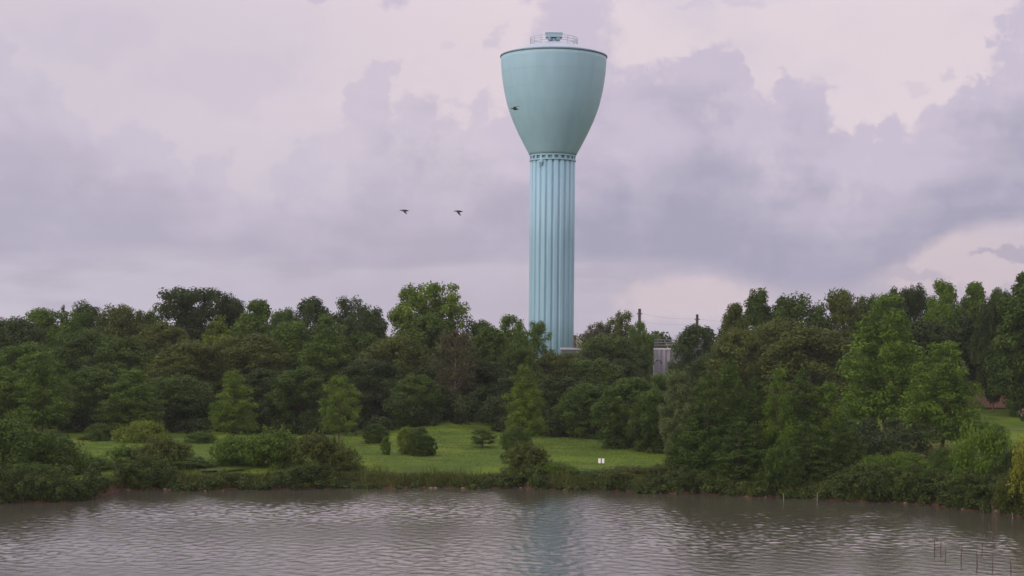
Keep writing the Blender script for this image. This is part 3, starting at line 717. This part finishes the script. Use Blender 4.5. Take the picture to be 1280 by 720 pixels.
# ------------------------------------------------------------------ shrubs
def S_(px, top, Yd, w, kind, col, lab, name='shrub'): plant(name, px, top, Yd, w*1.1, kind, col, lab, 'shrub')
for a in [
 (20,524,121,110,'shrub','D','tall dark bush at the left photo edge over the water'),
 (72,548,123,84,'shrub','D','dark bush right beside the tall left edge bush'),
 (40,580,117,90,'shrub','D','low dark bush at the waterline at far left'),
 (112,572,127,70,'shrub','M','green bush left of the bare bank gap'),
 (160,560,131,66,'willow','M','leafy bush with upright shoots left of the lawn strip'),
 (205,552,130,80,'willow','O','olive willow bush in the middle of left bank'),
 (240,572,129,66,'shrub','D','dark bush below the small strip of left lawn'),
 (180,590,127.5,90,'mound','D','low dark bush overhanging the water at left bank'),
 (300,548,132,74,'willow','M','willow bush under the bright small lawn tree'),
 (345,541,131,84,'willow','M','tall willow bush in the middle of the long willow row'),
 (395,546,130,80,'willow','O','willow bush with wispy shoots right in the willow row'),
 (430,562,129,50,'willow','O','rounded end bush of the willow row by open lawn'),
 (270,585,128.5,80,'mound','M','low green bush at the waterline below the willow row'),
 (370,588,128.5,90,'mound','G','light low bush at the waterline below the tall willow bush'),
 (180,527,158,66,'mound','V','pale green mound shrub below the soft layered tree'),
 (108,545,162,30,'willow','V','pale tall weeds at back of the left lawn strip'),
 (125,530,160,40,'shrub','D','dark shrub behind the left lawn strip'),
 (250,540,158,40,'shrub','D','dark shrub at left of the bright small lawn tree'),
 (508,533,148,24,'round','V','left light green half of the twin lawn shrub'),
 (524,534,146,32,'round','D','right darker half of the twin lawn shrub'),
 (538,545,147,15,'round','D','tiny dark shrub touching the right of twin lawn shrub'),
 (483,546,146,13,'round','M','tiny sapling on the lawn left of the twin shrub'),
 (470,530,160,34,'round','D','dim shrub at the back edge of lawn left of twin shrub'),
 (603,536,156,34,'airy','D','loose dark shrub alone on lawn right of twin shrub'),
 (645,535,148,40,'shrub','D','dark shrub at the base of the light green lawn tree'),
 (657,558,130,66,'willow','O','olive bush on the bank below the light green lawn tree'),
 (690,578,129,60,'mound','M','low green bush on the bank right of the olive bush'),
 (735,588,128.5,60,'mound','D','low dark bush beneath the white sign'),
 (785,583,127.5,80,'mound','O','wide low olive bush on bank right of the white sign'),
 (825,582,127,54,'mound','O','low olive bush between sign bank and cypress group'),
 (640,590,128,50,'mound','D','low dark bush at waterline below the lawn centre'),
 (978,560,122.5,54,'willow','D','drooping bush in front of the cypress group'),
 (1075,582,121,48,'willow','D','dark upright bush right of the cypress group'),
 (1098,570,123,56,'shrub','M','green bush below the tall layered pine'),
 (1135,566,123,66,'shrub','M','wide green bush below the dry lawn patch'),
 (1158,588,119,46,'willow','G','bright upright bush at the waterline on right bank'),
 (1112,600,119.5,50,'mound','M','low bush at the waterline below the tall pine'),
 (1186,583,119,40,'shrub','D','dark bush between the bright bush and big willow'),
 (1180,560,127,50,'shrub','D','dark bush at the foot of the shorter wide pine'),
 (1112,540,148,30,'shrub','D','small dark shrub beneath the tall layered pine'),
 (1232,540,118,86,'willow','G','large willow bush with light shoots at the right bank'),
 (1210,590,115.5,50,'willow','M','lower front part of the big willow thicket'),
 (1272,590,110.5,60,'shrub','O','olive bush at the waterline in the right corner'),
 (1262,565,115,50,'shrub','K','dark bush in the gap by the yellow leaved tree'),
 (1225,528,170,60,'mound','D','dark hedge-like shrub in front of the brick house'),
 (1311,530,108.5,84,'shrub','Y','yellow leaved bush cut by the right photo edge')]: S_(*a)
S_(1283,505,188,16,'shrub','K','dark bush behind pink blossoms at the right edge')

# pink blossoms on a small shrub by the house
fl = plant('flowering_shrub', 1282, 512, 184, 14, 'shrub', 'D', 'small pink blossoming shrub at the right photo edge by the brick house', 'shrub')
rg = np.random.default_rng(8); cc = np.stack([rg.normal(size=60)*.9, rg.normal(size=60)*.9, 1.2+rg.random(60)*1.9], 1)
v_, f_, T2 = leaves(cc, np.full(60, .25), np.full(60, 10), .22, rg, 1, .3, .6, .2)
ob = mesh_np('blossom', v_, f_, m_leaf, fl, tint=T2); ob.color = (.62,.32,.36,1)

# dead branch by the tower foot
def dead(px, base_py, top, Yd, label):
    a = at(px, top, Yd); gz = float(ground(a.x, Yd)); h = a.z-gz; e = empty('dead_tree', (a.x, Yd, gz)); mb = MB(); rg = random.Random(3)
    mb.tube([(0,0,-.2),(.1,0,h*.5),(-.3,0,h*.8),(-1.0,0,h)], [.2,.16,.1,.04], 7)
    for k in range(9):
        z = h*(.5+.05*k); sx = -1 if k % 2 else 1; mb.tube([(-.1,0,z), (sx*(.5+rg.random()*.5), rg.uniform(-.5,.5), z+.7), (sx*(.8+rg.random()), rg.uniform(-.8,.8), z+1.6)], [.08,.05,.02], 5)
    mb.build('trunk', m_bark_pale, e); tag(e, label, 'tree')
dead(729, 440, 416, 250, 'bare pale dead tree between the tower foot and sparse brownish tree')
# grey trunks under the big right-hand trees
for px, lab in ((1243,'thick dark tree trunk in front of the brick house'), (1268,'second dark trunk right of the first by brick house')):
    plant('tree', px, 372, 198, 60, 'broad', 'K', lab, 'tree')

# ------------------------------------------------------------------ bank grass, tufts and far wood (uncountable)
rng = np.random.default_rng(11)
def blades(n, xr, yf, h, w, rng, lean=.35):
    x = rng.uniform(xr[0], xr[1], n); y = yf(x, n); z = ground(x, y); hh = h*(.5+rng.random(n)); an = rng.random(n)*6.28
    P = np.stack([x, y, z-.03], 1); d = np.stack([np.cos(an), np.sin(an), np.zeros(n)], 1)
    up = np.stack([rng.normal(size=n)*lean*hh, rng.normal(size=n)*lean*hh, hh], 1); W_ = (w*(.6+.8*rng.random(n)))[:,None]
    v = np.stack([P-d*W_*.5, P+d*W_*.5, P+up*.62+d*W_*.42, P+up, P+up*.62-d*W_*.42], 1).reshape(-1,3)
    return v, np.arange(len(v)).reshape(-1,5)
def patch(x): return .5+.5*np.sin(x*.7)*np.sin(x*.23+1.3)
def bare(x):        # stretches of bank without scrub, as seen from the water
    return np.maximum(np.exp(-((x+7.3)/5.6)**4), np.exp(-((x-4.6)/1.6)**4))
def bk(x, n): return shore(x)+.15+np.abs(rng.normal(size=n))*1.5*(.3+patch(x))
v_, f_ = blades(52000, (-48,58), bk, .30, .05, rng)
v2, f2 = blades(4200, (-48,58), lambda x, n: shore(x)+.2+rng.random(n)*2.2, .8, .045, rng, .22)
keep = np.repeat((np.sin(v2[::5,0]*1.3)*np.sin(v2[::5,0]*.37+2) > .1), 5); v2 = v2[keep]; f2 = np.arange(len(v2)).reshape(-1,5)+len(v_)
v_ = np.concatenate([v_, v2]); f_ = np.concatenate([f_, f2])
o = mesh_np('bank_grass', v_, f_, m_leaf, tint=.6+.8*rng.random(len(f_))); o.color = (.070,.085,.016,1); tag(o, 'rough tall grass along the lake bank', 'grass', kind='stuff')
v_, f_ = blades(90000, (-52,60), lambda x, n: shore(x)+1.8+rng.random(n)**.8*48, .06, .12, rng, 1.6)
o = mesh_np('lawn_grass', v_, f_, m_leaf, tint=.8+.4*rng.random(len(f_))); o.color = (.092,.142,.011,1); tag(o, 'short mown grass of the lakeside lawn', 'grass', kind='stuff')
# scrub hanging over the waterline, too tangled to count
c = []; r = []; tn = []
x = -52.0
while x < 58:
    b_ = float(bare(x)); hgt = (.25+1.6*(.5+.5*math.sin(x*.75+1)*math.sin(x*.31+.4)))*(1-.75*b_)*(1.25 if abs(x) > 22 else 1.0)
    for k in range(5):
        q = rng.random(); d_ = -.35+q*2.6; zr_ = hgt*(.25+.75*rng.random())*(1-.3*abs(q-.4)); rr = .22+.30*rng.random()*(1-.6*b_)
        if rng.random() < b_*.6+.25*(math.sin(x*1.7)*math.sin(x*.6) > .2): continue
        c.append((x+rng.normal()*.2, float(shore(x))+d_, max(.12, float(ground(x, float(shore(x))+d_))*.5+zr_-.2))); r.append(rr); tn.append(.65+.6*rng.random())
    x += .28
for k in range(900):
    x = rng.uniform(26, 44) if k % 3 else rng.uniform(-44, -26); y = float(shore(x))+rng.uniform(-.3, 3.5); c.append((x, y, float(ground(x, y))*.6+.15+rng.random()**1.4*1.9)); r.append(rng.uniform(.25,.5)); tn.append(.65+.6*rng.random())
v_, f_, T2 = leaves(c, r, np.full(len(c), 95), .15, rng, .9, .4, .5, .3, tints=tn)
o = mesh_np('bank_scrub', v_, f_, m_leaf, tint=T2); o.color = (.048,.073,.011,1); tag(o, 'tangled low scrub hanging over the waterline', 'scrub', kind='stuff')
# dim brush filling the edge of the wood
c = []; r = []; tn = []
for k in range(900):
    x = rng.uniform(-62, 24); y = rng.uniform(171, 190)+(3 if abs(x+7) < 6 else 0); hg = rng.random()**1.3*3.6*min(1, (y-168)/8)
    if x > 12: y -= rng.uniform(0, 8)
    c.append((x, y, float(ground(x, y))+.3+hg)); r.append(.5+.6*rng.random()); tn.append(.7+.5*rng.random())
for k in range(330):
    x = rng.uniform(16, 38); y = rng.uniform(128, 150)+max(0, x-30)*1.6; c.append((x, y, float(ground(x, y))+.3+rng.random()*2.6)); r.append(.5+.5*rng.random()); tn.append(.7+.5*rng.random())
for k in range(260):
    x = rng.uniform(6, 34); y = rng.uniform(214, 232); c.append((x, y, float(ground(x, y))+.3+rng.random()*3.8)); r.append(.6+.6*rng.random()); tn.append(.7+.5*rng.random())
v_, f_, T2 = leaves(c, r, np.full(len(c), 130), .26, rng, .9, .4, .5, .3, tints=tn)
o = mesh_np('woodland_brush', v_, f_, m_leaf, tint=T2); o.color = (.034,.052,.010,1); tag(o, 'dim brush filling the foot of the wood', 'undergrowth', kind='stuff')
# fallen reddish stems and stones on the bare bank
m_stone = plain('bank_stone', (.13,.085,.065), .9, var=.3)
mb = MB()
for k in range(140):
    x = rng.uniform(-46, 46); y = float(shore(x))+rng.uniform(-.15,.8); q = rng.uniform(.05,.2); mb.ball((x, y, float(ground(x, y))+q*.2), (q, q*.8, q*.55), 6)
tag(mb.build('bank_stones', m_stone), 'scattered reddish stones along the waterline', 'stones', kind='stuff')
# far wood beyond everything
c = []; r = []
for k in range(1000):
    x = rng.uniform(-150, 150); y = rng.uniform(285, 340); z = rng.uniform(2.5, 11.6); c.append((x, y, z)); r.append(rng.uniform(1.6, 2.8))
v_, f_, T2 = leaves(c, r, np.full(len(c), 110), .8, rng, .8, .35, .6, .4)
o = mesh_np('distant_woodland', v_, f_, m_leaf, tint=T2); o.color = (*COL['D'], 1); tag(o, 'low far wood closing the gaps behind the trees', 'wood', kind='stuff')

# ------------------------------------------------------------------ stakes and stems in the shallows
m_stake = plain('old_stake_wood', (.07,.042,.035), .9, var=.3, scale=8, streak=True)
m_stake_p = plain('pale_stake_wood', (.24,.20,.15), .9, var=.2, scale=8)
def stake(px, top, bot, w, label, m=None, twig=False, name='wooden_stake'):
    ux, ub = unroll(px, bot); Yd = CAM_H*FPX/(ub-HORIZ); a = at(px, top, Yd); h = a.z
    mb = MB(); lx = random.Random(px).uniform(-.04,.04); mb.tube([(0,0,-1.0),(lx*.15,0,h*.25),(lx*.5,0,h*.5),(lx*1.1,.02,h*.75),(lx*2.0,.03,h)], [w, w, w*.9, w*.7, w*.35], 7)
    if twig: mb.tube([(lx*.5,0,h*.55),(.14,.02,h*.82)], w*.4, 5); mb.tube([(lx*.6,0,h*.7),(-.12,.02,h*.95)], w*.35, 5)
    o = mb.build(name, m or m_stake); o.location = (a.x, Yd, 0); tag(o, label, 'stake', 'stakes standing in the shallows')
for a in [(1168.5,672,690,.028,'leftmost reddish stake of the close pair in the water'),(1176,673,690,.028,'right stake of the close pair in the water'),
          (1182,684,698,.022,'short stake just right of the close pair in the water'),(1201.5,681,702,.028,'brown stake standing alone in open water between the pair and taller group'),
          (1221.5,688,709,.030,'dark stake nearest the middle of the water stakes'),(1228,672,688,.022,'thin stake farthest out behind the dark middle one'),
          (1241,690,712,.025,'thin brown stake second from the right in the water'),(1264,697,719,.028,'lowest rightmost stake in the water by the frame bottom')]:
    stake(*a)
stake(1237,652,672,.024,'left reddish twiggy stem in the shallows by the right bank', twig=True); stake(1242,628,670,.030,'tall reddish twiggy stem in the shallows by the right bank', twig=True); stake(1246,640,664,.024,'right reddish twiggy stem beside the tall one', twig=True)
for a in [(979.5,616,625,.022,'pale thin stake at the waterline under the cypresses'),(1021.5,615,626,.022,'pale thin stake at waterline right of the first under cypresses'),
          (1257,634,643,.028,'pale stake at the waterline in the right corner'),(1265.5,640,648,.022,'smaller pale stake right of the one in the corner'),(1229,630,640,.02,'pale stake against the big willow bush')]:
    stake(*a, m=m_stake_p)

# ------------------------------------------------------------------ birds
m_bird = plain('dark_plumage', (.045,.036,.040), .8)
def bird(px, py, Yd, span, label, flap, rz, tilt=0.0):
    a = at(px, py, Yd); e = empty('flying_bird', a, rz); e.rotation_euler = (tilt, 0, rz)
    mb = MB(); L0 = span*.62
    mb.tube([(-L0*.52,0,-.01*span),(-L0*.38,0,0),(-L0*.2,0,0),(0,0,0),(L0*.16,0,.01*span),(L0*.27,0,.02*span),(L0*.40,0,.025*span),(L0*.47,0,.025*span),(L0*.56,0,.02*span)],
            [.012*span,.035*span,.07*span,.085*span,.07*span,.035*span,.03*span,.032*span,.006*span], 10)
    b = mb.build('body', m_bird, e, smooth=True)
    for sd in (-1, 1):
        mb = MB(); P = []
        for q, ch, sw in ((.0,.30,.0),(.25,.32,.03),(.5,.26,.0),(.75,.18,-.07),(1.0,.05,-.2)):
            y = sd*span*.5*q; z = span*.5*(math.sin(flap)*q+(.10*math.sin(math.pi*q))); y *= math.cos(flap)
            P.append((span*(.5*ch*.5+sw), y, z, span*ch*.5))
        for x, y, z, ch in P:
            for dx_, dz_ in ((0,0),(-ch*.4,.012*span),(-ch,0),(-ch*.4,-.008*span)): mb.v.append((x+dx_, y, z+dz_))
        for i in range(len(P)-1):
            for k in range(4): mb.f.append([i*4+k, i*4+(k+1) % 4, (i+1)*4+(k+1) % 4, (i+1)*4+k])
        mb.f += [[0,1,2,3], [16,17,18,19][::-1]]; mb.build('wing', m_bird, e, smooth=True)
    tag(e, label, 'bird', 'birds flying over the lake')
bird(505.5, 263.3, 120, 1.05, 'dark bird flying at left of the pair in open sky', R(-28), R(185))
bird(573, 264.3, 120, 1.05, 'dark bird with drooped wings at right of the pair in open sky', R(-35), R(182), R(3))
bird(643.5, 136.3, 150, 1.25, 'dark bird flying in front of the tower tank', R(24), R(200), R(-6))

# ------------------------------------------------------------------ thin evening haze
mh = bpy.data.materials.new('evening_haze'); mh.use_nodes = True; mh.node_tree.nodes.clear()
pv = mh.node_tree.nodes.new('ShaderNodeVolumePrincipled'); pv.inputs['Color'].default_value = (.84,.87,.88,1); pv.inputs['Density'].default_value = HAZE
oo = mh.node_tree.nodes.new('ShaderNodeOutputMaterial'); mh.node_tree.links.new(pv.outputs[0], oo.inputs['Volume'])
mb = MB(); mb.box((0, 1500, 33), (5200, 6200, 76)); tag(mb.build('haze', mh), 'thin pale evening haze over the lake', 'haze', kind='stuff')
